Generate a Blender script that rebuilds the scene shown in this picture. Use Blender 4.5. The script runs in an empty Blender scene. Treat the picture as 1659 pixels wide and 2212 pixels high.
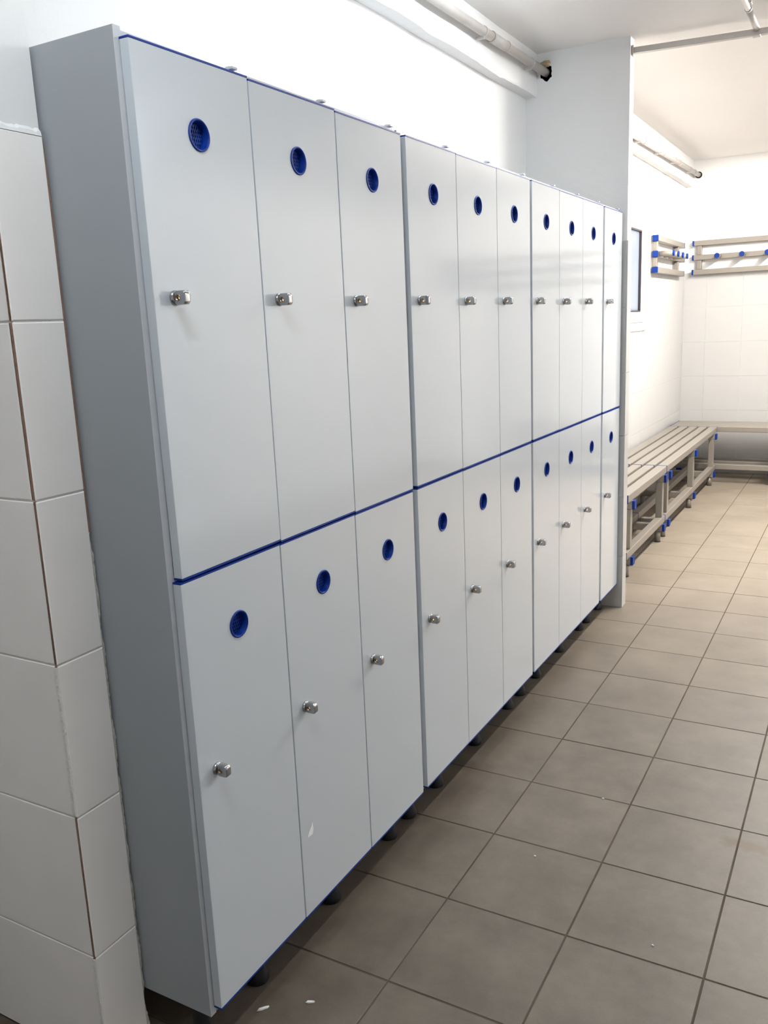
import bpy, bmesh, math, random
from mathutils import Vector, Matrix, noise

random.seed(7)
S = bpy.context.scene
COL = S.collection

# ------------------------------------------------------------------ camera
cam_d = bpy.data.cameras.new('camera')
cam = bpy.data.objects.new('camera', cam_d)
COL.objects.link(cam)
S.camera = cam
cam_d.sensor_fit = 'VERTICAL'
cam_d.sensor_height = 36.0
cam_d.lens = 1857.66 * 36.0 / 2212.0
cam_d.clip_start = 0.02
_R = ((0.872787, -0.067592, 0.4833985), (0.4862743, 0.2060169, -0.8491727), (-0.042191, 0.9762112, 0.2126772))
cam.matrix_world = Matrix.Translation((1.046818, -1.0969849, 1.4524255)) @ Matrix(_R).to_4x4()

# ------------------------------------------------------------------ world, exposure
W = bpy.data.worlds.new('world')
S.world = W
W.use_nodes = True
W.node_tree.nodes['Background'].inputs[0].default_value = (0.80, 0.87, 1.0, 1)
W.node_tree.nodes['Background'].inputs[1].default_value = 1.25
S.view_settings.view_transform = 'Standard'
S.view_settings.look = 'None'
S.view_settings.gamma = 1.0
S.view_settings.use_curve_mapping = False
S.view_settings.exposure = 0.0
S.cycles.max_bounces = 14
S.cycles.diffuse_bounces = 5
S.cycles.glossy_bounces = 5
S.cycles.sample_clamp_indirect = 6.0

# fluorescent battens, one of them added fill: (x, y, z of the ceiling, tube length, emission strength, colour, half width of the housing)
LAMPS = [
    (0.03, 1.45, 2.655, 1.5, 46.0, (0.83, 0.935, 1.0), 0.03),
    (2.95, 2.25, 2.655, 1.2, 112.0, (0.83, 0.935, 1.0), 0.03),  # added fill, brightens the stub's end face and the doors
    (0.50, -0.60, 2.655, 0.6, 160.0, (0.87, 0.95, 1.0), 0.03),
    (1.05, 4.15, 2.725, 1.2, 560.0, (1.0, 0.955, 0.895), 0.16),
    (1.05, 5.45, 2.725, 1.2, 690.0, (1.0, 0.95, 0.88), 0.16),
]

# ------------------------------------------------------------------ materials
def mat(name, col, rough=0.5, metal=0.0, spec=0.5, coat=0.0, noise_scale=None, noise_amt=0.0, col2=None, bump=0.0,
        bump_scale=60.0, emit=None, emit_str=0.0, detail=6.0):
    m = bpy.data.materials.new(name)
    m.use_nodes = True
    nt = m.node_tree
    b = nt.nodes['Principled BSDF']
    b.inputs['Base Color'].default_value = (*col, 1)
    b.inputs['Roughness'].default_value = rough
    b.inputs['Metallic'].default_value = metal
    b.inputs['Specular IOR Level'].default_value = spec
    b.inputs['Coat Weight'].default_value = coat
    b.inputs['Coat Roughness'].default_value = 0.08
    geo = nt.nodes.new('ShaderNodeNewGeometry')
    if noise_scale:
        n = nt.nodes.new('ShaderNodeTexNoise')
        n.inputs['Scale'].default_value = noise_scale
        n.inputs['Detail'].default_value = detail
        nt.links.new(geo.outputs['Position'], n.inputs['Vector'])
        r = nt.nodes.new('ShaderNodeMapRange')
        r.inputs[1].default_value = 0.3
        r.inputs[2].default_value = 0.7
        r.inputs[3].default_value = 0.0
        r.inputs[4].default_value = noise_amt
        nt.links.new(n.outputs['Fac'], r.inputs[0])
        mx = nt.nodes.new('ShaderNodeMix')
        mx.data_type = 'RGBA'
        mx.inputs[6].default_value = (*col, 1)
        mx.inputs[7].default_value = (*(col2 or tuple(c * 0.7 for c in col)), 1)
        nt.links.new(r.outputs[0], mx.inputs[0])
        nt.links.new(mx.outputs[2], b.inputs['Base Color'])
    if bump:
        n2 = nt.nodes.new('ShaderNodeTexNoise')
        n2.inputs['Scale'].default_value = bump_scale
        n2.inputs['Detail'].default_value = 8.0
        nt.links.new(geo.outputs['Position'], n2.inputs['Vector'])
        bp = nt.nodes.new('ShaderNodeBump')
        bp.inputs['Strength'].default_value = bump
        bp.inputs['Distance'].default_value = 0.004
        nt.links.new(n2.outputs['Fac'], bp.inputs['Height'])
        nt.links.new(bp.outputs['Normal'], b.inputs['Normal'])
    if emit:
        b.inputs['Emission Color'].default_value = (*emit, 1)
        b.inputs['Emission Strength'].default_value = emit_str
    return m

M = {}
M['plaster'] = mat('white_plaster', (0.75, 0.745, 0.74), 0.75, spec=0.2, noise_scale=3.0, noise_amt=0.06, bump=0.35, bump_scale=28)
M['ceiling'] = mat('ceiling_paint', (0.84, 0.82, 0.805), 0.85, spec=0.15, noise_scale=1.6, noise_amt=0.07, bump=0.25, bump_scale=40)
M['wall_tile'] = mat('white_glazed_tile', (0.47, 0.465, 0.46), 0.28, spec=0.4, noise_scale=6.0, noise_amt=0.05, bump=0.02, bump_scale=14)
M['stub_tile'] = mat('painted_wall_tile', (0.90, 0.865, 0.84), 0.5, spec=0.3, noise_scale=7.0, noise_amt=0.12, bump=0.08, bump_scale=55)
M['grout'] = mat('white_grout', (0.78, 0.76, 0.73), 0.9, spec=0.1, noise_scale=40, noise_amt=0.2, bump=0.5, bump_scale=150)
M['mortar'] = mat('rough_mortar', (0.62, 0.60, 0.56), 0.95, spec=0.1, noise_scale=60, noise_amt=0.7, col2=(0.30, 0.27, 0.23), bump=0.9, bump_scale=170)
M['clay'] = mat('terracotta_edge', (0.33, 0.20, 0.15), 0.95, spec=0.1, noise_scale=90, noise_amt=0.6, col2=(0.20, 0.13, 0.11), bump=0.6, bump_scale=180)
M['door'] = mat('white_laminate', (0.565, 0.605, 0.65), 0.14, spec=0.5, coat=0.7, noise_scale=2.2, noise_amt=0.03, bump=0.012, bump_scale=240)
M['carcass'] = mat('grey_white_melamine', (0.335, 0.355, 0.375), 0.42, spec=0.4, noise_scale=5, noise_amt=0.05, bump=0.02, bump_scale=300)
M['edge'] = mat('white_edge_band', (0.56, 0.57, 0.60), 0.35, spec=0.4)
M['blue'] = mat('blue_plastic', (0.002, 0.027, 0.225), 0.42, spec=0.2, noise_scale=30, noise_amt=0.1)
M['blue_cap'] = mat('bright_blue_cap', (0.002, 0.026, 0.185), 0.5, spec=0.2, noise_scale=20, noise_amt=0.1)
M['chrome'] = mat('chrome', (0.46, 0.46, 0.475), 0.12, metal=1.0, noise_scale=80, noise_amt=0.15)
M['eye_reflection'] = mat('eye_reflection', (0.42, 0.33, 0.22), 0.25, metal=1.0, noise_scale=120, noise_amt=0.4)  # warm tone paints the brownish reflection inside the lock eye
M['black'] = mat('black_plastic', (0.010, 0.010, 0.012), 0.5, spec=0.3, noise_scale=60, noise_amt=0.3)
M['dark'] = mat('hole_shade', (0.014, 0.010, 0.008), 0.95, spec=0.1, noise_scale=70, noise_amt=0.6, col2=(0.05, 0.035, 0.025))  # near-black colour paints the shade inside the holes
M['alu'] = mat('beige_anodised_aluminium', (0.240, 0.216, 0.188), 0.38, metal=0.15, spec=0.5, noise_scale=14, noise_amt=0.08)
M['rail'] = mat('brushed_grey_metal', (0.50, 0.47, 0.45), 0.35, metal=0.55, noise_scale=50, noise_amt=0.15)
M['pipe'] = mat('grey_white_pipe', (0.42, 0.39, 0.37), 0.42, spec=0.4, noise_scale=16, noise_amt=0.4, col2=(0.30, 0.27, 0.245))
M['foam'] = mat('expanding_foam', (0.42, 0.33, 0.21), 0.95, noise_scale=70, noise_amt=0.7, col2=(0.25, 0.18, 0.10), bump=0.9, bump_scale=120)
M['window'] = mat('white_window_profile', (0.86, 0.86, 0.85), 0.3, spec=0.5, noise_scale=9, noise_amt=0.02)
M['gasket'] = mat('black_gasket', (0.03, 0.025, 0.03), 0.6)
M['seal'] = mat('grey_silicone_seal', (0.10, 0.095, 0.09), 0.6)
M['groove'] = mat('floor_grout', (0.070, 0.055, 0.043), 0.95, spec=0.1, noise_scale=9, noise_amt=0.5, col2=(0.13, 0.105, 0.082))
M['bracket'] = mat('clear_grey_hinge_plastic', (0.55, 0.56, 0.58), 0.3)
M['scrap'] = mat('white_paper_scrap', (0.85, 0.85, 0.83), 0.8, noise_scale=200, noise_amt=0.3)

gl = bpy.data.materials.new('frosted_window_glass')
gl.use_nodes = True
_nt = gl.node_tree
_nt.nodes.remove(_nt.nodes['Principled BSDF'])
_tr = _nt.nodes.new('ShaderNodeBsdfTranslucent'); _tr.inputs[0].default_value = (0.95, 0.96, 0.98, 1)
_gs = _nt.nodes.new('ShaderNodeBsdfGlossy'); _gs.inputs['Roughness'].default_value = 0.12
_mx = _nt.nodes.new('ShaderNodeMixShader'); _mx.inputs[0].default_value = 0.12
_nt.links.new(_tr.outputs[0], _mx.inputs[1]); _nt.links.new(_gs.outputs[0], _mx.inputs[2])
_nt.links.new(_mx.outputs[0], _nt.nodes['Material Output'].inputs[0])
M['glass'] = gl

def floor_tile_material():
    m = bpy.data.materials.new('beige_porcelain_tile')
    m.use_nodes = True
    nt = m.node_tree
    N, L = nt.nodes, nt.links
    b = N['Principled BSDF']
    b.inputs['Specular IOR Level'].default_value = 0.42
    geo = N.new('ShaderNodeNewGeometry')
    info = N.new('ShaderNodeObjectInfo')
    off = N.new('ShaderNodeVectorMath'); off.operation = 'SCALE'; off.inputs['Scale'].default_value = 37.0
    cmb = N.new('ShaderNodeCombineXYZ')
    L.new(info.outputs['Random'], cmb.inputs[0]); L.new(info.outputs['Random'], cmb.inputs[2])
    L.new(cmb.outputs[0], off.inputs[0])
    add = N.new('ShaderNodeVectorMath'); add.operation = 'ADD'
    L.new(geo.outputs['Position'], add.inputs[0]); L.new(off.outputs[0], add.inputs[1])
    n1 = N.new('ShaderNodeTexNoise'); n1.inputs['Scale'].default_value = 6.0; n1.inputs['Detail'].default_value = 7.0; n1.inputs['Roughness'].default_value = 0.62
    L.new(add.outputs[0], n1.inputs['Vector'])
    r = N.new('ShaderNodeValToRGB')
    r.color_ramp.elements[0].position = 0.35; r.color_ramp.elements[0].color = (0.088, 0.070, 0.0535, 1)
    r.color_ramp.elements[1].position = 0.67; r.color_ramp.elements[1].color = (0.138, 0.113, 0.088, 1)
    L.new(n1.outputs['Fac'], r.inputs[0])
    n2 = N.new('ShaderNodeTexNoise'); n2.inputs['Scale'].default_value = 240.0; n2.inputs['Detail'].default_value = 2.0
    L.new(geo.outputs['Position'], n2.inputs['Vector'])
    mx = N.new('ShaderNodeMix'); mx.data_type = 'RGBA'; mx.blend_type = 'MULTIPLY'
    mr = N.new('ShaderNodeMapRange'); mr.inputs[3].default_value = 0.86; mr.inputs[4].default_value = 1.12
    L.new(n2.outputs['Fac'], mr.inputs[0])
    mx.inputs[0].default_value = 1.0
    L.new(r.outputs[0], mx.inputs[6])
    L.new(mr.outputs[0], mx.inputs[7])
    # a rusty spill that lies on the floor of the place
    sub = N.new('ShaderNodeVectorMath'); sub.operation = 'SUBTRACT'; sub.inputs[1].default_value = (0.835, 1.225, 0.0)
    L.new(geo.outputs['Position'], sub.inputs[0])
    scl = N.new('ShaderNodeVectorMath'); scl.operation = 'MULTIPLY'; scl.inputs[1].default_value = (11.0, 30.0, 1.0)
    L.new(sub.outputs[0], scl.inputs[0])
    ln = N.new('ShaderNodeVectorMath'); ln.operation = 'LENGTH'; L.new(scl.outputs[0], ln.inputs[0])
    n3 = N.new('ShaderNodeTexNoise'); n3.inputs['Scale'].default_value = 26.0
    L.new(geo.outputs['Position'], n3.inputs['Vector'])
    ad = N.new('ShaderNodeMath'); ad.operation = 'ADD'; L.new(ln.outputs['Value'], ad.inputs[0]); L.new(n3.outputs['Fac'], ad.inputs[1])
    m3 = N.new('ShaderNodeMapRange'); m3.inputs[1].default_value = 0.95; m3.inputs[2].default_value = 1.55; m3.inputs[3].default_value = 0.75; m3.inputs[4].default_value = 0.0
    L.new(ad.outputs[0], m3.inputs[0])
    mx2 = N.new('ShaderNodeMix'); mx2.data_type = 'RGBA'; mx2.inputs[7].default_value = (0.075, 0.048, 0.018, 1)
    L.new(m3.outputs[0], mx2.inputs[0]); L.new(mx.outputs[2], mx2.inputs[6])
    # patchy pale dust; its rise with y paints in the far room's stronger light
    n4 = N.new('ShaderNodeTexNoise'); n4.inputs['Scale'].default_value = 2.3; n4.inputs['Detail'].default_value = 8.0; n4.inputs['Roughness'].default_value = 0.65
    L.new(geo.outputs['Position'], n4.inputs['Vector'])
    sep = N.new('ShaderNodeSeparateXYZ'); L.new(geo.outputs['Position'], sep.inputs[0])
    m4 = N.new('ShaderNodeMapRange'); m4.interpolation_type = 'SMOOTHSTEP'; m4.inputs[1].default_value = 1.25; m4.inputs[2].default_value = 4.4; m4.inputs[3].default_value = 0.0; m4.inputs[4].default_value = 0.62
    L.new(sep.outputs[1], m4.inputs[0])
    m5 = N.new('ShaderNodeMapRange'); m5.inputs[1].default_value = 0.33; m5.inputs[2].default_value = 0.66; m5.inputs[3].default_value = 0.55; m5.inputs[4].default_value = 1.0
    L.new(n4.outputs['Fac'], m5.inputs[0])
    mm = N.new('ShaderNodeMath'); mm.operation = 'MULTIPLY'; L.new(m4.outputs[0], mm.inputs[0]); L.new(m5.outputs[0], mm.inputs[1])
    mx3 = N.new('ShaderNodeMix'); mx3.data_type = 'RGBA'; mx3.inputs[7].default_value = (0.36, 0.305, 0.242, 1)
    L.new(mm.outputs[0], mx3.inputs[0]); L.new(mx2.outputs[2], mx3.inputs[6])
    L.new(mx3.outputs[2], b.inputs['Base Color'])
    rr = N.new('ShaderNodeMapRange'); rr.inputs[3].default_value = 0.40; rr.inputs[4].default_value = 0.54
    L.new(n1.outputs['Fac'], rr.inputs[0]); L.new(rr.outputs[0], b.inputs['Roughness'])
    return m
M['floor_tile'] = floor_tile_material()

# ------------------------------------------------------------------ helpers
def box_bm(bm, lo, hi, mi=0):
    x0, y0, z0 = lo; x1, y1, z1 = hi
    v = [bm.verts.new(p) for p in ((x0, y0, z0), (x1, y0, z0), (x1, y1, z0), (x0, y1, z0), (x0, y0, z1), (x1, y0, z1), (x1, y1, z1), (x0, y1, z1))]
    for f in ((0, 3, 2, 1), (4, 5, 6, 7), (0, 1, 5, 4), (1, 2, 6, 5), (2, 3, 7, 6), (3, 0, 4, 7)):
        fc = bm.faces.new([v[i] for i in f]); fc.material_index = mi
    return v

def cyl_bm(bm, p0, p1, r, n=20, r1=None, caps=True, mi=0):
    p0, p1 = Vector(p0), Vector(p1)
    d = (p1 - p0).normalized()
    a = d.orthogonal().normalized(); b = d.cross(a)
    r1 = r if r1 is None else r1
    c0, c1 = [], []
    for i in range(n):
        t = 2 * math.pi * i / n
        q = a * math.cos(t) + b * math.sin(t)
        c0.append(bm.verts.new(p0 + q * r)); c1.append(bm.verts.new(p1 + q * r1))
    for i in range(n):
        j = (i + 1) % n
        f = bm.faces.new((c0[i], c0[j], c1[j], c1[i])); f.smooth = True; f.material_index = mi
    if caps:
        bm.faces.new(c0[::-1]).material_index = mi; bm.faces.new(c1).material_index = mi

def lathe_bm(bm, prof, n=24, axis='Z', at=(0, 0, 0), caps=True):
    rings = []
    for r, h in prof:
        ring = []
        for i in range(n):
            t = 2 * math.pi * i / n
            c, s = r * math.cos(t), r * math.sin(t)
            p = (c, s, h) if axis == 'Z' else (h, c, s)
            ring.append(bm.verts.new((p[0] + at[0], p[1] + at[1], p[2] + at[2])))
        rings.append(ring)
    for a, b in zip(rings, rings[1:]):
        for i in range(n):
            j = (i + 1) % n
            bm.faces.new((a[i], a[j], b[j], b[i])).smooth = True
    if caps:
        bm.faces.new(rings[0][::-1]); bm.faces.new(rings[-1])

def obj(name, bm, material, parent=None, loc=None, bevel=0.0, seg=2, smooth=False):
    me = bpy.data.meshes.new(name)
    bmesh.ops.recalc_face_normals(bm, faces=bm.faces)
    bm.to_mesh(me); bm.free()
    mats = material if isinstance(material, (list, tuple)) else [material]
    for m in mats:
        me.materials.append(M[m])
    o = bpy.data.objects.new(name, me)
    COL.objects.link(o)
    if parent: o.parent = parent
    if loc: o.location = loc
    if bevel:
        md = o.modifiers.new('bevel', 'BEVEL')
        md.width = bevel; md.segments = seg; md.limit_method = 'ANGLE'; md.angle_limit = math.radians(40)
    return o

def box(name, lo, hi, material, parent=None, bevel=0.0, seg=2):
    bm = bmesh.new(); box_bm(bm, lo, hi)
    return obj(name, bm, material, parent, bevel=bevel, seg=seg)

def copy(o, parent=None, loc=None, name=None):
    c = o.copy(); COL.objects.link(c)
    if parent: c.parent = parent
    if loc is not None: c.location = loc
    return c

def copy_tree(o, parent=None):
    c = o.copy(); COL.objects.link(c); c.parent = parent
    for ch in list(o.children): copy_tree(ch, c)
    return c

def thing(name, label, cat, loc=(0, 0, 0), group=None):
    o = bpy.data.objects.new(name, None); COL.objects.link(o); o.empty_display_size = 0.1
    o.location = loc
    return tag(o, label, cat, group)

def tag(o, label, cat, group=None):
    o['label'] = label; o['category'] = cat
    if group: o['group'] = group
    return o

def struct(o, label=None, cat=None):
    o['kind'] = 'structure'
    if label: o['label'] = label
    if cat: o['category'] = cat
    return o

def plate_with_hole(name, mk, ua, ub, hole, thick, material, parent=None, hole_mi=0, bevel=0.0):
    """a slab whose face is the rectangle ua..ub with one hole (list of 2-D points); mk(u, v, w) -> 3-D, w in 0..thick"""
    bm = bmesh.new()
    sides = []
    for w in (0.0, thick):
        oc = [bm.verts.new(mk(u, v, w)) for u, v in ((ua[0], ua[1]), (ub[0], ua[1]), (ub[0], ub[1]), (ua[0], ub[1]))]
        hc = [bm.verts.new(mk(u, v, w)) for u, v in hole]
        es = [bm.edges.new((oc[i], oc[(i + 1) % 4])) for i in range(4)] + [bm.edges.new((hc[i], hc[(i + 1) % len(hc)])) for i in range(len(hc))]
        bmesh.ops.triangle_fill(bm, use_beauty=True, use_dissolve=False, edges=es)
        sides.append((oc, hc))
    (o0, h0), (o1, h1) = sides
    for i in range(4):
        j = (i + 1) % 4
        bm.faces.new((o0[i], o0[j], o1[j], o1[i]))
    for i in range(len(h0)):
        j = (i + 1) % len(h0)
        bm.faces.new((h0[j], h0[i], h1[i], h1[j])).material_index = hole_mi
    return obj(name, bm, material, parent, bevel=bevel)

def circle(c, r, n=28, wob=0.0):
    return [(c[0] + (r + random.uniform(-wob, wob)) * math.cos(2 * math.pi * i / n), c[1] + (r + random.uniform(-wob, wob)) * math.sin(2 * math.pi * i / n)) for i in range(n)]

# ------------------------------------------------------------------ room shell
XW, YF, YR, XR = -0.473, 7.17, -2.7, 3.15          # left wall, far wall, rear wall, right wall
XL = -0.90                                         # left wall before the stub
ZC, ZF = 2.655, 2.725                              # near and far ceiling heights
WY0, WY1, WZ0, WZ1 = 4.72, 5.65, 1.39, 2.115       # window opening on the left wall
T = 0.12

bm = bmesh.new()
for lo, hi in (((XL - T, YR - T, 0), (XL, -0.07, ZF + 0.1)), ((XW - T, -0.07, 0), (XW, WY0, ZF + 0.1)), ((XW - T, WY1, 0), (XW, YF + T, ZF + 0.1)),
               ((XW - T, WY0, 0), (XW, WY1, WZ0)), ((XW - T, WY0, WZ1), (XW, WY1, ZF + 0.1))):
    box_bm(bm, lo, hi)
wall_left = struct(obj('wall_left', bm, 'plaster'))
wall_far = struct(box('wall_far', (XW, YF, 0), (XR + T, YF + T, ZF + 0.1), 'plaster'))
wall_right = struct(box('wall_right', (XR, YR - T, 0), (XR + T, YF, ZF + 0.1), 'plaster'))
wall_rear = struct(box('wall_rear', (XL, YR - T, 0), (XR, YR, ZF + 0.1), 'plaster'))
bm = bmesh.new()
v = box_bm(bm, (XL, YR, ZC), (XR, 3.262, ZF + 0.1))
for k in (2, 6): v[k].co.y = 3.262 + (XR - 0.03) * 0.137       # the two ceilings meet on a slightly skew line
for k in (3, 7): v[k].co.y = 3.262 + (XL - 0.03) * 0.137
box_bm(bm, (XW, 3.1, ZF), (XR, YF, ZF + 0.1))
ceiling = struct(obj('ceiling', bm, 'ceiling'))

# soffit beam running along the top of the left wall; its lower arris is uneven plaster
def beam(y0, y1, z0, z1):
    bm = bmesh.new()
    n = int((y1 - y0) / 0.05)
    rows = []
    for i in range(n + 1):
        y = y0 + (y1 - y0) * i / n
        w = 0.006 * noise.noise(Vector((y * 5.0, 0.3, z0))) + 0.003 * noise.noise(Vector((y * 23.0, 1.7, z0)))
        h = 0.003 * noise.noise(Vector((y * 9.0, 4.1, z0)))
        X1 = -0.416 + w * 0.5
        rows.append([bm.verts.new(p) for p in ((XW - 0.01, y, z0), (X1 - 0.004, y, z0 + w + h), (X1, y, z0 + 0.006 + w + h), (X1, y, z1), (XW - 0.01, y, z1))])
    for a, b in zip(rows, rows[1:]):
        for k in range(5):
            bm.faces.new((a[k], a[(k + 1) % 5], b[(k + 1) % 5], b[k]))
    bm.faces.new(rows[0]); bm.faces.new(rows[-1])
    return obj('beam', bm, 'plaster', wall_left)
beam(-0.05, 3.1, 2.469, ZC)
beam(3.17, YF, 2.515, ZF)

# pier at the end of the lockers, with the rough hole the pipe goes through
PY0, PY1, PX = 3.10, 3.168, 0.018
hole_pts = []
for i in range(22):
    t = 2 * math.pi * i / 22
    r = 0.034 + random.uniform(-0.005, 0.004)
    hole_pts.append((-0.371 + r * 0.88 * math.cos(t), 2.570 + r * 1.12 * math.sin(t)))
wall_pier = struct(plate_with_hole('wall_pier', lambda u, v, w: (u, PY0 + w, v), (XW, 0.0), (PX, ZF), hole_pts, PY1 - PY0, ['plaster', 'dark'], hole_mi=1))

# stub of wall in front of the lockers
SX, SY0, SY1 = -0.205, -0.116, -0.0165              # brick core and plaster of the stub
wall_stub = struct(box('wall_stub', (XL, SY0, 0), (SX, SY1, ZC), 'plaster'))

# ---- tiles of the setting, one object per tile
def tile_mesh(name, a, b, depth, bev, materials):
    """tile lying in its local u-v rectangle (a x b), front at w=depth with a small bevelled edge; slot 1 is the clay body"""
    bm = bmesh.new()
    back = [bm.verts.new(p) for p in ((0, 0, 0), (a, 0, 0), (a, b, 0), (0, b, 0))]
    mid = [bm.verts.new((p[0], p[1], depth - bev)) for p in ((0, 0), (a, 0), (a, b), (0, b))]
    fr = [bm.verts.new((p[0], p[1], depth)) for p in ((bev, bev), (a - bev, bev), (a - bev, b - bev), (bev, b - bev))]
    bm.faces.new(back[::-1]).material_index = len(materials) - 1
    bm.faces.new(fr)
    for i in range(4):
        j = (i + 1) % 4
        bm.faces.new((back[i], back[j], mid[j], mid[i])).material_index = len(materials) - 1
        bm.faces.new((mid[i], mid[j], fr[j], fr[i]))
    bmesh.ops.recalc_face_normals(bm, faces=bm.faces)
    me = bpy.data.meshes.new(name); bm.to_mesh(me); bm.free()
    for m in materials: me.materials.append(M[m])
    return me

def put(name, me, parent, mw):
    o = bpy.data.objects.new(name, me); COL.objects.link(o); o.parent = parent; o.matrix_world = mw
    return o

# frames: columns are the tile's u, v, w axes
FX = Matrix(((0, 0, 1, 0), (1, 0, 0, 0), (0, 1, 0, 0), (0, 0, 0, 1)))        # u=+Y v=+Z w=+X : on a wall facing +X
FY = Matrix(((1, 0, 0, 0), (0, 0, -1, 0), (0, 1, 0, 0), (0, 0, 0, 1)))       # u=+X v=+Z w=-Y : on a wall facing -Y

ROWS = [1.787, 1.483, 1.179, 0.876, 0.571, 0.268, 0.0]
_cache = {}
def wall_tiles(parent, frame, u0, u1, fixed, first=None, pitch=0.302, rects=(), mats=('wall_tile', 'wall_tile'), depth=0.0022, gap=0.0014, ztop=ROWS):
    us = [u0]
    u = first if first is not None else u0 + pitch
    while u < u1 - 0.01:
        us.append(u); u += pitch
    us.append(u1)
    for a0, a1 in zip(us, us[1:]):
        for b1, b0 in zip(ztop, ztop[1:]):
            p0, p1, q0, q1 = a0 + gap / 2, a1 - gap / 2, b0 + gap / 2, b1 - gap / 2
            for (c0, c1, d0, d1) in rects:
                if p1 > c0 and p0 < c1 and q1 > d0 and q0 < d1:
                    if q0 < d0: q1 = d0
                    elif p0 < c0: p1 = c0
                    elif p1 > c1: p0 = c1
                    else: p1 = p0
            if p1 - p0 < 0.012 or q1 - q0 < 0.012: continue
            k = (round(p1 - p0, 4), round(q1 - q0, 4), mats, depth)
            if k not in _cache: _cache[k] = tile_mesh('tile', k[0], k[1], depth, 0.0006, mats)
            pos = Matrix.Translation((fixed, p0, q0)) if frame is FX else Matrix.Translation((p0, fixed, q0))
            put('tile', _cache[k], parent, pos @ frame)

wall_tiles(wall_left, FX, 3.175, YF - 0.003, XW, rects=((WY0 - 0.02, WY1 + 0.045, 1.31, 3.0),))
wall_tiles(wall_far, FY, XW + 0.003, 2.4, YF, first=XW + 0.2)
wall_tiles(wall_pier, FY, XW + 0.001, PX, PY0, first=PX - 0.302, depth=0.005)
wall_tiles(wall_pier, FX, PY0 - 0.005, PY1, PX, pitch=1.0, depth=0.005)

# tiles of the stub: left face and end face, ragged and partly ungrouted
DT = 0.008
rag = {0: 0.0, 1: 0.0105, 2: 0.0002, 3: 0.0, 4: 0.0010, 5: 0.0}
for r, (b1, b0) in enumerate(zip(ROWS, ROWS[1:])):
    q0, q1 = b0 + 0.0015, b1 - 0.0015
    # end face (towards the lockers' aisle)
    me = tile_mesh('tile', (SY1 - 0.001) - (SY0 - DT), q1 - q0, DT, 0.0018, ('stub_tile', 'clay'))
    put('tile', me, wall_stub, Matrix.Translation((SX, SY0 - DT, q0)) @ FX)
    # left face (towards the camera)
    x1 = SX + DT - 0.001 - rag[r] - 0.0008
    me = tile_mesh('tile', 0.45, q1 - q0, DT, 0.0018, ('stub_tile', 'clay'))
    x0 = x1 - 0.45
    put('tile', me, wall_stub, Matrix.Translation((x0, SY0, q0)) @ FY)
box('mortar', (SX - 0.006, SY0 - 0.0045, ROWS[2] + 0.003), (SX + 0.0002, SY0, ROWS[1] - 0.003), 'clay', wall_stub)
# grout lines between the rows and blobs along the raw edges
bm = bmesh.new()
for b in ROWS[1:-1]:
    box_bm(bm, (-0.645, SY0 - DT + 0.0022, b - 0.002), (SX + 0.001, SY0, b + 0.002))
    box_bm(bm, (SX, SY0 - DT + 0.0022, b - 0.002), (SX + DT - 0.002, SY1 - 0.001, b + 0.002))
obj('grout', bm, 'grout', wall_stub)

def ragged_strip(name, z0, z1, make, material, parent, step=0.006):
    """a strip with an uneven outer edge: make(z, k) gives the profile points at height z"""
    bm = bmesh.new()
    n = max(4, int((z1 - z0) / step))
    rows = [[bm.verts.new(p) for p in make(z0 + (z1 - z0) * i / n)] for i in range(n + 1)]
    k = len(rows[0])
    for a, b in zip(rows, rows[1:]):
        for i in range(k):
            bm.faces.new((a[i], a[(i + 1) % k], b[(i + 1) % k], b[i]))
    bm.faces.new(rows[0]); bm.faces.new(rows[-1])
    return obj(name, bm, material, parent)

def corner_grout(z):
    j = random.uniform(-0.0012, 0.0012)
    x = SX + DT
    return [(x - 0.006, SY0 - DT - 0.0004, z), (x - 0.0090 + j, SY0 - DT - 0.0022 + j * 0.5, z), (x - 0.0022 + j, SY0 - DT - 0.0018, z), (x - 0.0005, SY0 - DT + 0.001, z), (x - 0.004, SY0 - DT + 0.002, z)]
for r in (3, 5):
    ragged_strip('grout', ROWS[r + 1] + 0.004, ROWS[r] - 0.004, corner_grout, 'grout', wall_stub)

def far_mortar(z):
    a = max(0.0, 0.0030 + 0.0045 * noise.noise(Vector((z * 17, 0.0, 0.0))) + random.uniform(-0.0013, 0.0013))
    x = SX + DT
    return [(x - 0.008, SY1 - 0.0015, z), (x - 0.0022 + a * 0.25, SY1 - 0.0012, z), (x - 0.0018 + a * 0.2, SY1 + a, z), (x - 0.008, SY1 + a, z)]
ragged_strip('mortar', 0.01, 1.10, far_mortar, 'mortar', wall_stub)
def far_clay(z):
    a = 0.0038 + random.uniform(-0.0005, 0.0005) - 0.003 * max(0, (z - 1.70) / 0.09)
    x = SX + DT
    return [(x - 0.008, SY1 - 0.0015, z), (x - 0.0016, SY1 - 0.0012, z), (x - 0.0024, SY1 + max(a, 0.0003), z), (x - 0.008, SY1 + max(a, 0.0003), z)]
ragged_strip('clay_edge', 1.10, ROWS[0] - 0.004, far_clay, 'clay', wall_stub)
def top_fillet(x):
    j = random.uniform(-0.002, 0.002)
    return [(x, SY0 + 0.002, ROWS[0] + 0.016 + j), (x, SY0 - 0.007, ROWS[0] + 0.007 + j), (x, SY0 - DT - 0.001, ROWS[0] - 0.0015 + j * 0.4), (x, SY0 + 0.002, ROWS[0] - 0.002)]
bm = bmesh.new()
n = 44
rws = [[bm.verts.new(p) for p in top_fillet(-0.645 + (SX + DT - 0.002 + 0.645) * i / n)] for i in range(n + 1)]
for a, b in zip(rws, rws[1:]):
    for i in range(4): bm.faces.new((a[i], a[(i + 1) % 4], b[(i + 1) % 4], b[i]))
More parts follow.
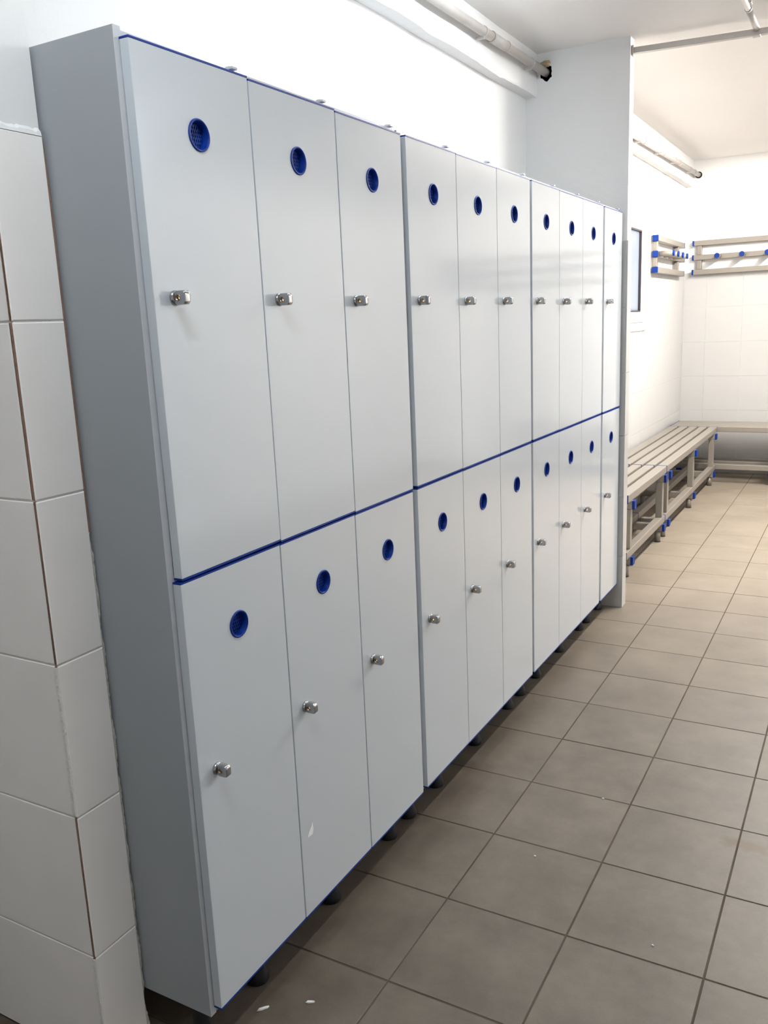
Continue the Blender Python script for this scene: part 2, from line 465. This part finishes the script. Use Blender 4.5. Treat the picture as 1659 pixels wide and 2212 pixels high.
bm.faces.new(rws[0]); bm.faces.new(rws[-1])
obj('grout', bm, 'plaster', wall_stub)
bm = bmesh.new()
n = 20
rws = []
for i in range(n + 1):
    y = SY0 - DT + 0.001 + (SY1 - SY0 + DT - 0.003) * i / n
    j = random.uniform(-0.002, 0.002)
    rws.append([bm.verts.new(p) for p in ((SX - 0.002, y, ROWS[0] + 0.014 + j), (SX + 0.006, y, ROWS[0] + 0.006 + j), (SX + DT, y, ROWS[0] - 0.001), (SX - 0.002, y, ROWS[0] - 0.002))])
for a, b in zip(rws, rws[1:]):
    for i in range(4): bm.faces.new((a[i], a[(i + 1) % 4], b[(i + 1) % 4], b[i]))
bm.faces.new(rws[0]); bm.faces.new(rws[-1])
obj('grout', bm, 'plaster', wall_stub)

# ---- floor: grout bed and one object per tile
floor = struct(box('floor', (XL - T, YR - T, -0.12), (XR + T, YF + T, -0.0012), 'groove'))
TX, TY, TSX, TSY, TG = 0.184, 1.617, 0.31425, 0.31844, 0.0042
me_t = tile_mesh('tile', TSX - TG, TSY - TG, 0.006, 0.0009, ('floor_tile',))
spill = bmesh.new()
for i in range(-3, 10):
    for j in range(-14, 18):
        x0, y0 = TX + i * TSX + TG / 2, TY + j * TSY + TG / 2
        x1, y1 = x0 + TSX - TG, y0 + TSY - TG
        if x1 < XW or y1 > YF + TSY or x0 > XR: continue
        cx0, cx1, cy0, cy1 = max(x0, XW), min(x1, XR), max(y0, YR), min(y1, YF)
        if cx1 - cx0 < 0.01 or cy1 - cy0 < 0.01: continue
        inview = -3 <= i <= 5 and j >= -6
        whole = cx0 == x0 and cx1 == x1 and cy0 == y0 and cy1 == y1
        dz = random.uniform(-0.0003, 0.0003)
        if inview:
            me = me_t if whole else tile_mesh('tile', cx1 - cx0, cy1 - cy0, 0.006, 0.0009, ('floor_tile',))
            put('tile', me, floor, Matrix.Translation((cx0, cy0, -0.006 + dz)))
        else:
            box_bm(spill, (cx0, cy0, -0.006), (cx1, cy1, dz))
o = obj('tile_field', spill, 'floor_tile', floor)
o['kind'] = 'stuff'

# ---- window in the left wall
win = struct(bpy.data.objects.new('window_1', None)); COL.objects.link(win)
win.location = (XW, (WY0 + WY1) / 2, WZ0)
def wbox(name, lo, hi, m, parent, bevel=0.0):
    o = box(name, lo, hi, m, None, bevel); o.parent = parent; o.matrix_parent_inverse = Matrix.Translation(-Vector(win.location)) if parent is win else Matrix()
    return o
def frame_ring(name, y0, y1, z0, z1, w, x0, x1, m, parent, bevel=0.003, wz=None):
    bm = bmesh.new()
    wz = wz or w
    box_bm(bm, (x0, y0, z0), (x1, y0 + w, z1)); box_bm(bm, (x0, y1 - w, z0), (x1, y1, z1))
    box_bm(bm, (x0, y0 + w, z0), (x1, y1 - w, z0 + wz)); box_bm(bm, (x0, y0 + w, z1 - wz), (x1, y1 - w, z1))
    o = obj(name, bm, m, parent, bevel=bevel)
    o.matrix_parent_inverse = Matrix.Translation(-Vector(win.location))
    return o
frame_ring('frame', WY0, WY1, WZ0, WZ1, 0.05, XW - 0.06, XW + 0.012, 'window', win)
frame_ring('sash', WY0 + 0.046, WY1 - 0.046, WZ0 + 0.03, WZ1 - 0.03, 0.075, XW - 0.045, XW + 0.004, 'window', win, wz=0.044)
frame_ring('gasket', WY0 + 0.121, WY1 - 0.121, WZ0 + 0.074, WZ1 - 0.074, 0.011, XW - 0.03, XW + 0.002, 'gasket', win, bevel=0)
frame_ring('seal', WY0 - 0.004, WY1 + 0.004, WZ0 - 0.0035, WZ1 + 0.004, 0.008, XW - 0.05, XW + 0.0035, 'seal', win, bevel=0)
wbox('pane', (XW - 0.022, WY0 + 0.130, WZ0 + 0.083), (XW - 0.016, WY1 - 0.130, WZ1 - 0.083), 'glass', win)
wbox('sill', (XW - 0.02, WY0 - 0.02, WZ0 - 0.06), (XW + 0.014, WY1 + 0.04, WZ0 - 0.004), 'window', win, 0.002)
wbox('handle', (XW + 0.012, WY1 - 0.050, 1.69), (XW + 0.022, WY1 - 0.034, 1.80), 'edge', win, 0.003)

# ------------------------------------------------------------------ ceiling lights (they light the room)
def ceiling_light(i, x, y, zc, ln, strength, col, hw, label):
    t = thing('ceiling_light', label, 'lamp', (x, y, zc), 'ceiling lights out of the frame')
    h = ln / 2
    far = hw > 0.1
    tz, hd = (-0.046, 0.022) if far else (-0.076, 0.045)
    bm = bmesh.new(); box_bm(bm, (-hw, -h - 0.04, -hd), (hw, h + 0.04, 0.0))
    if far:  # flaps shaped to hold the tube's light off the ceiling
        for sx in (-1, 1): box_bm(bm, (sx * hw - 0.006, -h - 0.04, -0.052), (sx * hw + 0.006, h + 0.04, -hd + 0.001))
        for sy in (-1, 1): box_bm(bm, (-hw, sy * (h + 0.036) - 0.004, -0.052), (hw, sy * (h + 0.036) + 0.004, -hd + 0.001))
    obj('housing', bm, 'window', t, bevel=0.002)
    for s in (-1, 1):
        bm = bmesh.new(); box_bm(bm, (-0.02, s * (h + 0.015) - 0.015, tz - 0.021), (0.02, s * (h + 0.015) + 0.015, -hd + 0.0005))
        obj('tube_holder', bm, 'window', t, bevel=0.003)
    m = mat('lamp_tube', (0.9, 0.9, 0.9), 0.5, emit=col, emit_str=strength)
    M['lamp%d' % i] = m
    bm = bmesh.new(); cyl_bm(bm, (0, -h, tz), (0, h, tz), 0.019, 20)
    obj('tube', bm, 'lamp%d' % i, t)
_lab = ['ceiling light over the three-column lockers, the one closer to the soffit beam', 'added fill light, unseen, over the open floor opposite the lockers', 'ceiling light above the tiled wall stub, over the viewpoint', 'ceiling light in the far room, the one nearer the wall pier', 'ceiling light in the far room, the one nearer the far wall']
for i, a in enumerate(LAMPS):
    ceiling_light(i, *a, _lab[i])

# ------------------------------------------------------------------ lockers
DW, DH, DTK, ES = 0.2985, 0.890, 0.019, 0.0032
ZL, ZU = 0.127, 1.0205
VY, VZ, VR = DW / 2, 0.765, 0.0275

door_proto = plate_with_hole('door', lambda u, v, w: (-w, u, v), (0, ES), (DW, DH - ES), circle((VY, VZ), VR - 0.003, 40), DTK, 'door', bevel=0.0011)
def strip(z0, z1):
    bm = bmesh.new(); box_bm(bm, (-DTK - 0.0002, -0.0002, z0), (0.0004, DW + 0.0002, z1)); return bm
strip_lo = obj('edge_strip', strip(0, ES), 'blue', door_proto)
strip_hi = obj('edge_strip', strip(DH - ES, DH), 'blue', door_proto)
# vent: blue ring with a funnel and a diamond lattice set back in it
bm = bmesh.new()
lathe_bm(bm, [(VR, 0.0), (VR, 0.0016), (VR - 0.0012, 0.0026), (VR - 0.0032, 0.0024), (VR - 0.0042, 0.0), (VR - 0.0062, -0.010), (VR - 0.0064, -0.016), (VR - 0.0036, -0.016), (VR - 0.0034, 0.0), (VR, 0.0)], 40, 'X', (0, VY, VZ), caps=False)
vent_ring = obj('vent_ring', bm, 'blue', door_proto)
bm = bmesh.new()
R1 = VR - 0.006
def bar(p, q, w=0.0009, x0=-0.0125, x1=-0.0100):
    d = Vector((0, q[0] - p[0], q[1] - p[1])); n_ = Vector((0, -d.z, d.y)).normalized() * w
    P, Q = Vector((0, p[0], p[1])), Vector((0, q[0], q[1]))
    vs = []
    for xx in (x0, x1):
        vs.append([bm.verts.new((xx, v.y, v.z)) for v in (P + n_, Q + n_, Q - n_, P - n_)])
    a, b = vs
    bm.faces.new(a); bm.faces.new(b[::-1])
    for i in range(4): bm.faces.new((a[i], a[(i + 1) % 4], b[(i + 1) % 4], b[i]))
for s in (1, -1):
    ang = math.radians(90 - s * 22)
    d = (math.cos(ang), math.sin(ang)); nn = (-d[1], d[0])
    k = -R1 + 0.002
    while k < R1:
        h = math.sqrt(max(0, R1 * R1 - k * k))
        if h > 0.003:
            c = (VY + nn[0] * k, VZ + nn[1] * k)
            bar((c[0] - d[0] * h, c[1] - d[1] * h), (c[0] + d[0] * h, c[1] + d[1] * h))
        k += 0.0052
cyl_bm(bm, (-0.0160, VY, VZ), (-0.0152, VY, VZ), R1 + 0.001, 32)
vent_grille = obj('vent_grille', bm, 'blue', door_proto)
# lock: chrome rosette and a turn tab with an eye through it
def lock_bm(LY, LZ):
    bm = bmesh.new()
    lathe_bm(bm, [(0.0128, 0.0), (0.0128, 0.002), (0.0115, 0.0045), (0.0100, 0.0055)], 28, 'X', (0, LY, LZ))
    n = 28
    hx, hr = 0.0130, 0.0055
    outer, inner = [], []
    x0, x1, hh = 0.004, 0.029, 0.0118
    for i in range(n):
        t = 2 * math.pi * i / n
        c, s = math.cos(t), math.sin(t)
        # rounded rectangle by superellipse
        ex = 5.0
        k = (abs(c) ** ex + abs(s) ** ex) ** (-1 / ex)
        cx = (x0 + x1) / 2; ax = (x1 - x0) / 2
        outer.append((cx + ax * c * k, hh * s * k))
        inner.append((hx + hr * c, hr * s))
    ty = 0.0072
    vs = {}
    for sgn in (-1, 1):
        yb = sgn * ty
        vs[sgn, 'r'] = [bm.verts.new((x, LY + yb * 0.74, LZ + z)) for x, z in outer]
        vs[sgn, 'o'] = [bm.verts.new((x * 0.94 + 0.00125, LY + yb, LZ + z * 0.88)) for x, z in outer]
        vs[sgn, 'i'] = [bm.verts.new((x, LY + yb, LZ + z)) for x, z in inner]
    def q(a, b, sm=True):
        for i in range(n):
            j = (i + 1) % n
            bm.faces.new((a[i], a[j], b[j], b[i])).smooth = sm
    q(vs[-1, 'i'], vs[-1, 'o'], False); q(vs[-1, 'o'], vs[-1, 'r']); q(vs[-1, 'r'], vs[1, 'r']); q(vs[1, 'r'], vs[1, 'o']); q(vs[1, 'o'], vs[1, 'i'], False)
    return bm
LY = 0.050
def eye_bm(LZ):
    bm = bmesh.new()
    for s in (0,):
        lathe_y = []
        n = 20
        for yy, r in ((LY - 0.0075, 0.0057), (LY - 0.0075, 0.0044), (LY + 0.0075, 0.0044), (LY + 0.0075, 0.0057)):
            lathe_y.append([bm.verts.new((0.0130 + r * math.cos(2 * math.pi * i / n), yy, LZ + r * math.sin(2 * math.pi * i / n))) for i in range(n)])
        for a, b in zip(lathe_y, lathe_y[1:] + lathe_y[:1]):
            for i in range(n):
                j = (i + 1) % n
                bm.faces.new((a[i], a[j], b[j], b[i])).smooth = True
    return bm
lock = obj('lock', lock_bm(LY, 0.4905), 'chrome', door_proto)
eye = obj('lock_eye', eye_bm(0.4905), 'eye_reflection', door_proto)  # liner coloured like the reflection seen in the eye

foot_bm = bmesh.new()
lathe_bm(foot_bm, [(0.0265, 0.0), (0.0275, 0.004), (0.0270, 0.012), (0.0225, 0.024), (0.0190, 0.034), (0.0175, 0.046), (0.0175, 0.113)], 24)
foot_proto = obj('foot', foot_bm, 'black')
hinge_bm = bmesh.new()
box_bm(hinge_bm, (-0.030, 0.0, 0.0), (-0.012, 0.015, 0.004)); box_bm(hinge_bm, (-0.030, 0.003, 0.004), (-0.020, 0.012, 0.006))
hinge_proto = obj('hinge_cap', hinge_bm, 'bracket')

CZ0, CZ1, XB = 0.113, 1.9225, -0.452
used_door = [False]; used_foot = [False]; used_hinge = [False]
def locker_bank(label, y0, ncol, feet, dz, left_panel=None, tabs=None, pitch=0.3010, tilt=(0.002, 0.002, 0.002)):
    t = thing('locker_bank', label, 'locker', (0, y0, 0), 'white lockers along the wall')
    L = (ncol - 1) * pitch + DW
    p0 = -0.010 if left_panel else -0.008
    def part(name, lo, hi, m='carcass', bv=0.0008):
        return box(name, lo, hi, m, t, bv)
    for ya, yb, za, zb in ((p0, p0 + 0.016, CZ0 if not left_panel else 0.111, 1.928 if left_panel else CZ1), (L - 0.006, L + 0.009, CZ0, CZ1)):
        sp = part('side_panel', (XB, ya, za), (-0.0215, yb, zb))
        box('edge_band', (-0.0215, ya, za), (-0.0203, yb, zb), 'edge', sp, 0.0004)
    ya, yb = p0 + 0.0165, L - 0.0065
    part('top_panel', (XB, ya, CZ1 - 0.016), (-0.0205, yb, CZ1), 'edge')
    part('bottom_panel', (XB, ya, CZ0), (-0.0205, yb, CZ0 + 0.016), 'carcass')
    part('back_panel', (XB, ya, CZ0 + 0.0165), (XB + 0.008, yb, CZ1 - 0.0165), 'edge')
    part('shelf', (XB + 0.0085, ya, 1.011), (-0.0205, yb, 1.027), 'edge')
    for k in range(1, ncol):
        yy = k * pitch - 0.0015
        part('partition', (XB + 0.0085, yy - 0.008, CZ0 + 0.0165), (-0.0205, yy + 0.008, 1.0105), 'edge')
        part('partition', (XB + 0.0085, yy - 0.008, 1.0275), (-0.0205, yy + 0.008, CZ1 - 0.0165), 'edge')
    for k in range(ncol):
        for row, zb in ((0, ZU), (1, ZL)):
            if not used_door[0]:
                d = door_proto; used_door[0] = True
                d.parent = t
            else:
                d = copy_tree(door_proto, t)
            th = tilt[k] if row == 0 else 0.0004
            c_, s_ = math.cos(th), math.sin(th)
            d.rotation_euler = (th, 0, 0)
            d.location = (0.0, k * pitch + DW - (c_ * DW - s_ * DH), zb + dz[k] * (1 if row == 0 else 0.4) + DH - (s_ * DW + c_ * DH))
            for ch in d.children:
                if ch.name.startswith('lock'):
                    ch.location.z = 0.0 if row == 0 else 0.0145
                    if tabs and k in tabs and row == 0:
                        a = tabs[k]
                        # turned about the lock's own axis
                        c = Vector((0, LY, 0.4905))
                        ch.matrix_local = Matrix.Translation(c) @ Matrix.Rotation(a, 4, 'X') @ Matrix.Translation(-c)
        if used_hinge[0]: h = copy(hinge_proto, t)
        else: h = hinge_proto; h.parent = t; used_hinge[0] = True
        h.location = (0.0, k * pitch + DW - 0.026, CZ1)
    for fy in feet:
        for fx in (-0.088, -0.385):
            if used_foot[0]: f = copy(foot_proto, t)
            else: f = foot_proto; f.parent = t; used_foot[0] = True
            f.location = (fx, fy - y0, 0.0)
    return t

B1 = locker_bank('tall white three-column locker bank nearest the tiled wall stub, its side panel showing', 0.0, 3,
                 (0.030, 0.218, 0.530, 0.840), (0.0022, 0.0, -0.0022), left_panel=True, pitch=0.3020, tilt=(0.0055, 0.0035, 0.0025))
B2 = locker_bank('glossy white three-column locker bank, second one counted from the tiled wall stub', 0.930, 3,
                 (0.962, 1.156, 1.466, 1.782), (-0.0004, -0.0010, 0.0))
B3 = locker_bank('glossy white three-column locker bank just before the single narrow locker', 1.851, 3,
                 (1.915, 2.102, 2.410, 2.712), (0.0006, 0.0, 0.0006), tabs={1: math.radians(18), 2: math.radians(12)})
B4 = locker_bank('narrow single-column white locker standing against the wall pier', 2.778, 1,
                 (2.825, 3.035), (0.0,), tabs={0: math.radians(72)})

# scrap of tape left on the lower middle door of the first bank
bm = bmesh.new()
pts = [(0.338 - 0.012, 0.321), (0.338 + 0.008, 0.319), (0.338 + 0.012, 0.330), (0.338 + 0.010, 0.352), (0.338 + 0.004, 0.341), (0.338 - 0.006, 0.333)]
a = [bm.verts.new((0.0004, y, z)) for y, z in pts]; b = [bm.verts.new((0.0010, y, z)) for y, z in pts]
bm.faces.new(a); bm.faces.new(b[::-1])
for i in range(6): bm.faces.new((a[i], a[(i + 1) % 6], b[(i + 1) % 6], b[i]))
tag(obj('tape_scrap', bm, 'scrap'), 'torn white scrap of tape stuck low on a door of the nearest locker bank', 'tape')

# ------------------------------------------------------------------ pipes, rail
def pipe_run(name, label, p0, p1, r, sleeves, clips, ends=()):
    t = thing(name, label, 'pipe', p0)
    d = Vector(p1) - Vector(p0); L = d.length; u = d.normalized()
    bm = bmesh.new(); cyl_bm(bm, (0, 0, 0), d, r, 24); obj('tube', bm, 'pipe', t)
    for y0, y1, rr in sleeves:
        a = u * ((y0 - p0[1]) / u.y); b = u * ((y1 - p0[1]) / u.y)
        bm = bmesh.new(); cyl_bm(bm, a, b, rr, 24)
        cyl_bm(bm, a, a + u * 0.006, rr + 0.0016, 24); cyl_bm(bm, b - u * 0.006, b, rr + 0.0016, 24)
        obj('sleeve', bm, 'pipe', t)
    for y in clips:
        c = u * ((y - p0[1]) / u.y)
        bm = bmesh.new()
        cyl_bm(bm, c - u * 0.006, c + u * 0.006, r + 0.0022, 20)
        box_bm(bm, c + Vector((-r - 0.012, -0.005, -r - 0.009)), c + Vector((0.004, 0.005, -r + 0.002)))
        obj('clip', bm, 'rail', t)
    return t
pipe_run('wall_pipe', 'grey pipe on the soffit beam above the lockers, ending in the pier', (-0.3865, -0.012, 2.5455), (-0.3745, 3.163, 2.570), 0.0185,
         [(2.44, 2.605, 0.0205)], (2.36, 2.90), ())
pipe_run('wall_pipe', 'grey pipe high on the far room wall over the window, ending in a dark hole', (-0.3950, 3.17, 2.548), (-0.372, 7.166, 2.604), 0.0185,
         [(5.12, 5.14, 0.0200), (5.60, 5.74, 0.0200), (6.30, 6.32, 0.0200), (6.94, 6.96, 0.0200)], (5.00, 5.585, 6.13, 6.76), ())
# lump of foam in the hole of the pier
bm = bmesh.new()
bmesh.ops.create_icosphere(bm, subdivisions=3, radius=0.0175)
for v in bm.verts:
    v.co *= 1.0 + 0.30 * noise.noise(v.co * 95.0)
    v.co.x *= 1.5; v.co.z *= 0.85
o = obj('foam_lump', bm, 'foam', loc=(-0.371, 3.092, 2.603))
for p in o.data.polygons: p.use_smooth = True
tag(o, 'brown lump of foam stuffed into the hole above the pipe', 'foam')
bm = bmesh.new()
lathe_bm(bm, [(0.0300, 0.0), (0.0300, 0.006)], 20)  # dark plug added to shade the hole and stop far-room light
o = obj('hole', bm, 'dark', wall_pier); o.matrix_world = Matrix.Translation((-0.3745, PY1 - 0.012, 2.570)) @ Matrix.Rotation(math.radians(90), 4, 'X') @ Matrix.Scale(1.36, 4, (1, 0, 0)) @ Matrix.Scale(1.5, 4, (0, 1, 0))
# dark ring, a hole's shade painted where the far pipe meets the far wall
bm = bmesh.new()
lathe_bm(bm, [(0.0188, 0.0), (0.027, 0.0), (0.028, 0.010), (0.0188, 0.010)], 20)
o = obj('hole', bm, 'dark', wall_far); o.matrix_world = Matrix.Translation((-0.372, YF, 2.604)) @ Matrix.Rotation(math.radians(90), 4, 'X')

rail = thing('ceiling_rail', 'grey metal rail under the ceiling fixed to the top of the wall pier', 'rail', (PX, 3.135, 2.60))
rail.rotation_euler = (0, 0, 0.136)
box('bar', (0.007, -0.014, -0.012), (2.6, 0.014, 0.012), 'rail', rail, 0.0015)
box('flange', (0.0, -0.022, -0.022), (0.007, 0.022, 0.020), 'rail', rail, 0.001)
cpipe = thing('ceiling_pipe', 'thin grey conduit under the ceiling meeting the metal rail', 'pipe', (0.523, 1.2, 2.612))
bm = bmesh.new(); cyl_bm(bm, (0, 0, 0), (0.002, 1.970, 0), 0.0105, 20); obj('tube', bm, 'pipe', cpipe)
bm = bmesh.new(); cyl_bm(bm, (0.002, 1.70, 0), (0.002, 1.712, 0), 0.0135, 20); cyl_bm(bm, (0.002, 1.712, 0), (0.002, 1.988, 0), 0.0122, 20); obj('sleeve', bm, 'pipe', cpipe)
bm = bmesh.new(); box_bm(bm, (-0.008, 1.66, 0.009), (0.018, 1.69, 0.042)); obj('bracket', bm, 'rail', cpipe, bevel=0.001)
bm = bmesh.new(); box_bm(bm, (-0.014, 1.978, -0.030), (0.018, 2.012, -0.0246)); obj('clamp', bm, 'rail', cpipe, bevel=0.001)

# ------------------------------------------------------------------ benches
def capped_bar(t, name, lo, hi, axis, cap_ends, bv=0.004):
    o = box(name, lo, hi, 'alu', t, bv, 2)
    for s in cap_ends:
        l, h = list(lo), list(hi)
        for k in range(3):
            if k != axis: l[k] -= 0.0006; h[k] += 0.0006
        if s < 0: l[axis], h[axis] = lo[axis] - 0.005, lo[axis] + 0.0105
        else: l[axis], h[axis] = hi[axis] - 0.0105, hi[axis] + 0.005
        box('end_cap', tuple(l), tuple(h), 'blue_cap', o, 0.002)
    return o

def bench(label, origin, length, frames, rot=0.0):
    """local: slats run along +y, the front is at x=0, the wall at x=-0.40"""
    t = thing('bench', label, 'bench', origin, 'slatted benches of the far room')
    t.rotation_euler = (0, 0, rot)
    for k in range(5):
        x1 = -0.080 * k
        o = box('slat', (x1 - 0.060, 0.0015, 0.443), (x1, length - 0.0015, 0.489), 'alu', t, 0.005, 2)
        for a, b in ((0.0, 0.0035), (length - 0.0035, length)):
            box('end_cap', (x1 - 0.0605, a, 0.4425), (x1 + 0.0005, b, 0.4895), 'blue_cap', o)
    for x1 in (-0.003, -0.175, -0.345):
        o = box('lower_rail', (x1 - 0.045, 0.0015, 0.1205), (x1, length - 0.0015, 0.165), 'alu', t, 0.004, 2)
        for a, b in ((0.0, 0.0035), (length - 0.0035, length)):
            box('end_cap', (x1 - 0.0455, a, 0.120), (x1 + 0.0005, b, 0.1655), 'blue_cap', o)
    for y in frames:
        capped_bar(t, 'cross_bar', (-0.385, y - 0.0225, 0.395), (0.012, y + 0.0225, 0.4425), 0, (1,))
        capped_bar(t, 'cross_bar', (-0.385, y - 0.0225, 0.073), (0.008, y + 0.0225, 0.120), 0, (1,))
        for x1 in (-0.003, -0.345):
            box('leg', (x1 - 0.043, y - 0.0225, 0.1655), (x1 - 0.002, y + 0.0225, 0.3945), 'alu', t, 0.003)
            bm = bmesh.new(); cyl_bm(bm, (x1 - 0.030, y, 0.004), (x1 - 0.030, y, 0.0725), 0.0185, 20)
            f = obj('foot', bm, 'alu', t)
            bm = bmesh.new(); cyl_bm(bm, (x1 - 0.030, y, 0.0), (x1 - 0.030, y, 0.004), 0.020, 20)
            obj('foot_pad', bm, 'black', f)
    return t
bench('beige slatted bench along the left wall, the short one starting behind the pier', (-0.060, 3.535, 0), 1.015, (0.105, 0.945))
bench('long beige slatted bench along the left wall, running on to the corner', (-0.060, 4.553, 0), 2.055, (0.080, 1.020, 1.955))
# bench along the far wall: local +y becomes world -x ... front faces the camera
bb = bench('beige slatted bench standing across the room under the far wall', (1.95, 6.622, 0), 2.395, (0.08, 0.82, 1.555, 2.27), rot=0.0)
bb.rotation_euler = (0, 0, 0)
bb.matrix_world = Matrix.Translation((-0.445, 6.629, 0)) @ Matrix.Rotation(math.radians(-90), 4, 'Z')

# ------------------------------------------------------------------ coat racks
def coat_rack(label, length, pegs, uprights, zs, h=0.043, depth=0.043, peg_len=0.115):
    """local: rails along +y, wall plane at x=0, room towards +x"""
    t = thing('coat_rack', label, 'coat rack', (0, 0, 0), 'coat racks of the far room')
    for z in zs:
        o = box('rail', (0.012, 0.002, z - h / 2), (0.012 + depth, length - 0.002, z + h / 2), 'alu', t, 0.004)
        for a, b in ((-0.004, 0.012), (length - 0.012, length + 0.004)):
            box('end_cap', (0.0114, a, z - h / 2 - 0.0006), (0.0126 + depth, b, z + h / 2 + 0.0006), 'blue_cap', o, 0.002)
    for y in uprights:
        box('upright', (0.0005, y - 0.020, zs[2] - h / 2), (0.0118, y + 0.020, zs[0] + h / 2), 'alu', t, 0.003)
        for za, zb in ((zs[1] + h / 2, zs[0] - h / 2), (zs[2] + h / 2, zs[1] - h / 2)):
            box('upright', (0.0122, y - 0.020, za + 0.0004), (0.046, y + 0.020, zb - 0.0004), 'alu', t, 0.004)
    for y in pegs:
        bm = bmesh.new(); cyl_bm(bm, (0.012 + depth, y, zs[1]), (0.012 + depth + peg_len - 0.012, y, zs[1]), 0.0205, 20)
        p = obj('peg', bm, 'alu', t)
        bm = bmesh.new(); lathe_bm(bm, [(0.0212, 0.0), (0.0218, 0.004), (0.0218, 0.009), (0.0195, 0.012)], 24, 'X', (0.012 + depth + peg_len - 0.012, y, zs[1]))
        obj('peg_cap', bm, 'blue_cap', p)
    return t
cr = coat_rack('beige metal coat rack with blue pegs on the left wall beside the window', 1.065, (0.035, 0.215, 0.395, 0.575), (0.030, 0.845), (2.004, 1.888, 1.772))
cr.location = (XW, 5.825, 0)
cr = coat_rack('long beige metal coat rack with blue pegs high on the far wall', 3.25, [0.220 + 0.199 * k for k in range(15)], (0.055, 1.05, 2.05, 3.1), (2.032, 1.911, 1.787))
cr.matrix_world = Matrix.Translation((-0.395, YF, 0)) @ Matrix.Rotation(math.radians(-90), 4, 'Z') @ Matrix.Scale(1, 4)

# ------------------------------------------------------------------ bits lying on the floor
def chip(label, x, y, ln, wd, rot):
    bm = bmesh.new()
    pts = [(-ln / 2, -wd * 0.2), (-ln * 0.15, -wd / 2), (ln * 0.35, -wd * 0.35), (ln / 2, wd * 0.1), (ln * 0.2, wd / 2), (-ln * 0.3, wd * 0.4)]
    a = [bm.verts.new((px, py, 0.0004)) for px, py in pts]; b = [bm.verts.new((px * 0.85, py * 0.8, 0.0022 + 0.001 * (i % 2))) for i, (px, py) in enumerate(pts)]
    bm.faces.new(a); bm.faces.new(b)
    for i in range(6): bm.faces.new((a[i], a[(i + 1) % 6], b[(i + 1) % 6], b[i]))
    o = obj('paint_chip', bm, 'scrap', loc=(x, y, 0.0)); o.rotation_euler = (0, 0, rot)
    tag(o, label, 'paint chip', 'white paint chips on the floor')
chip('white paint chip on the floor below the corner of the nearest locker bank', 0.061, 0.212, 0.022, 0.007, 0.5)
chip('thin white paint sliver on the floor at the shadow edge of the nearest locker bank', -0.022, 0.150, 0.030, 0.008, 0.9)
chip('small white paint chip on the floor in front of the second locker bank', 0.416, 1.295, 0.008, 0.004, 0.2)
chip('small white paint chip on the open floor facing the nearest locker bank', 0.690, 0.717, 0.008, 0.004, -0.4)
chip('small white paint chip on the floor between the nearest bank and the rusty stain', 0.326, 0.928, 0.007, 0.004, 0.4)
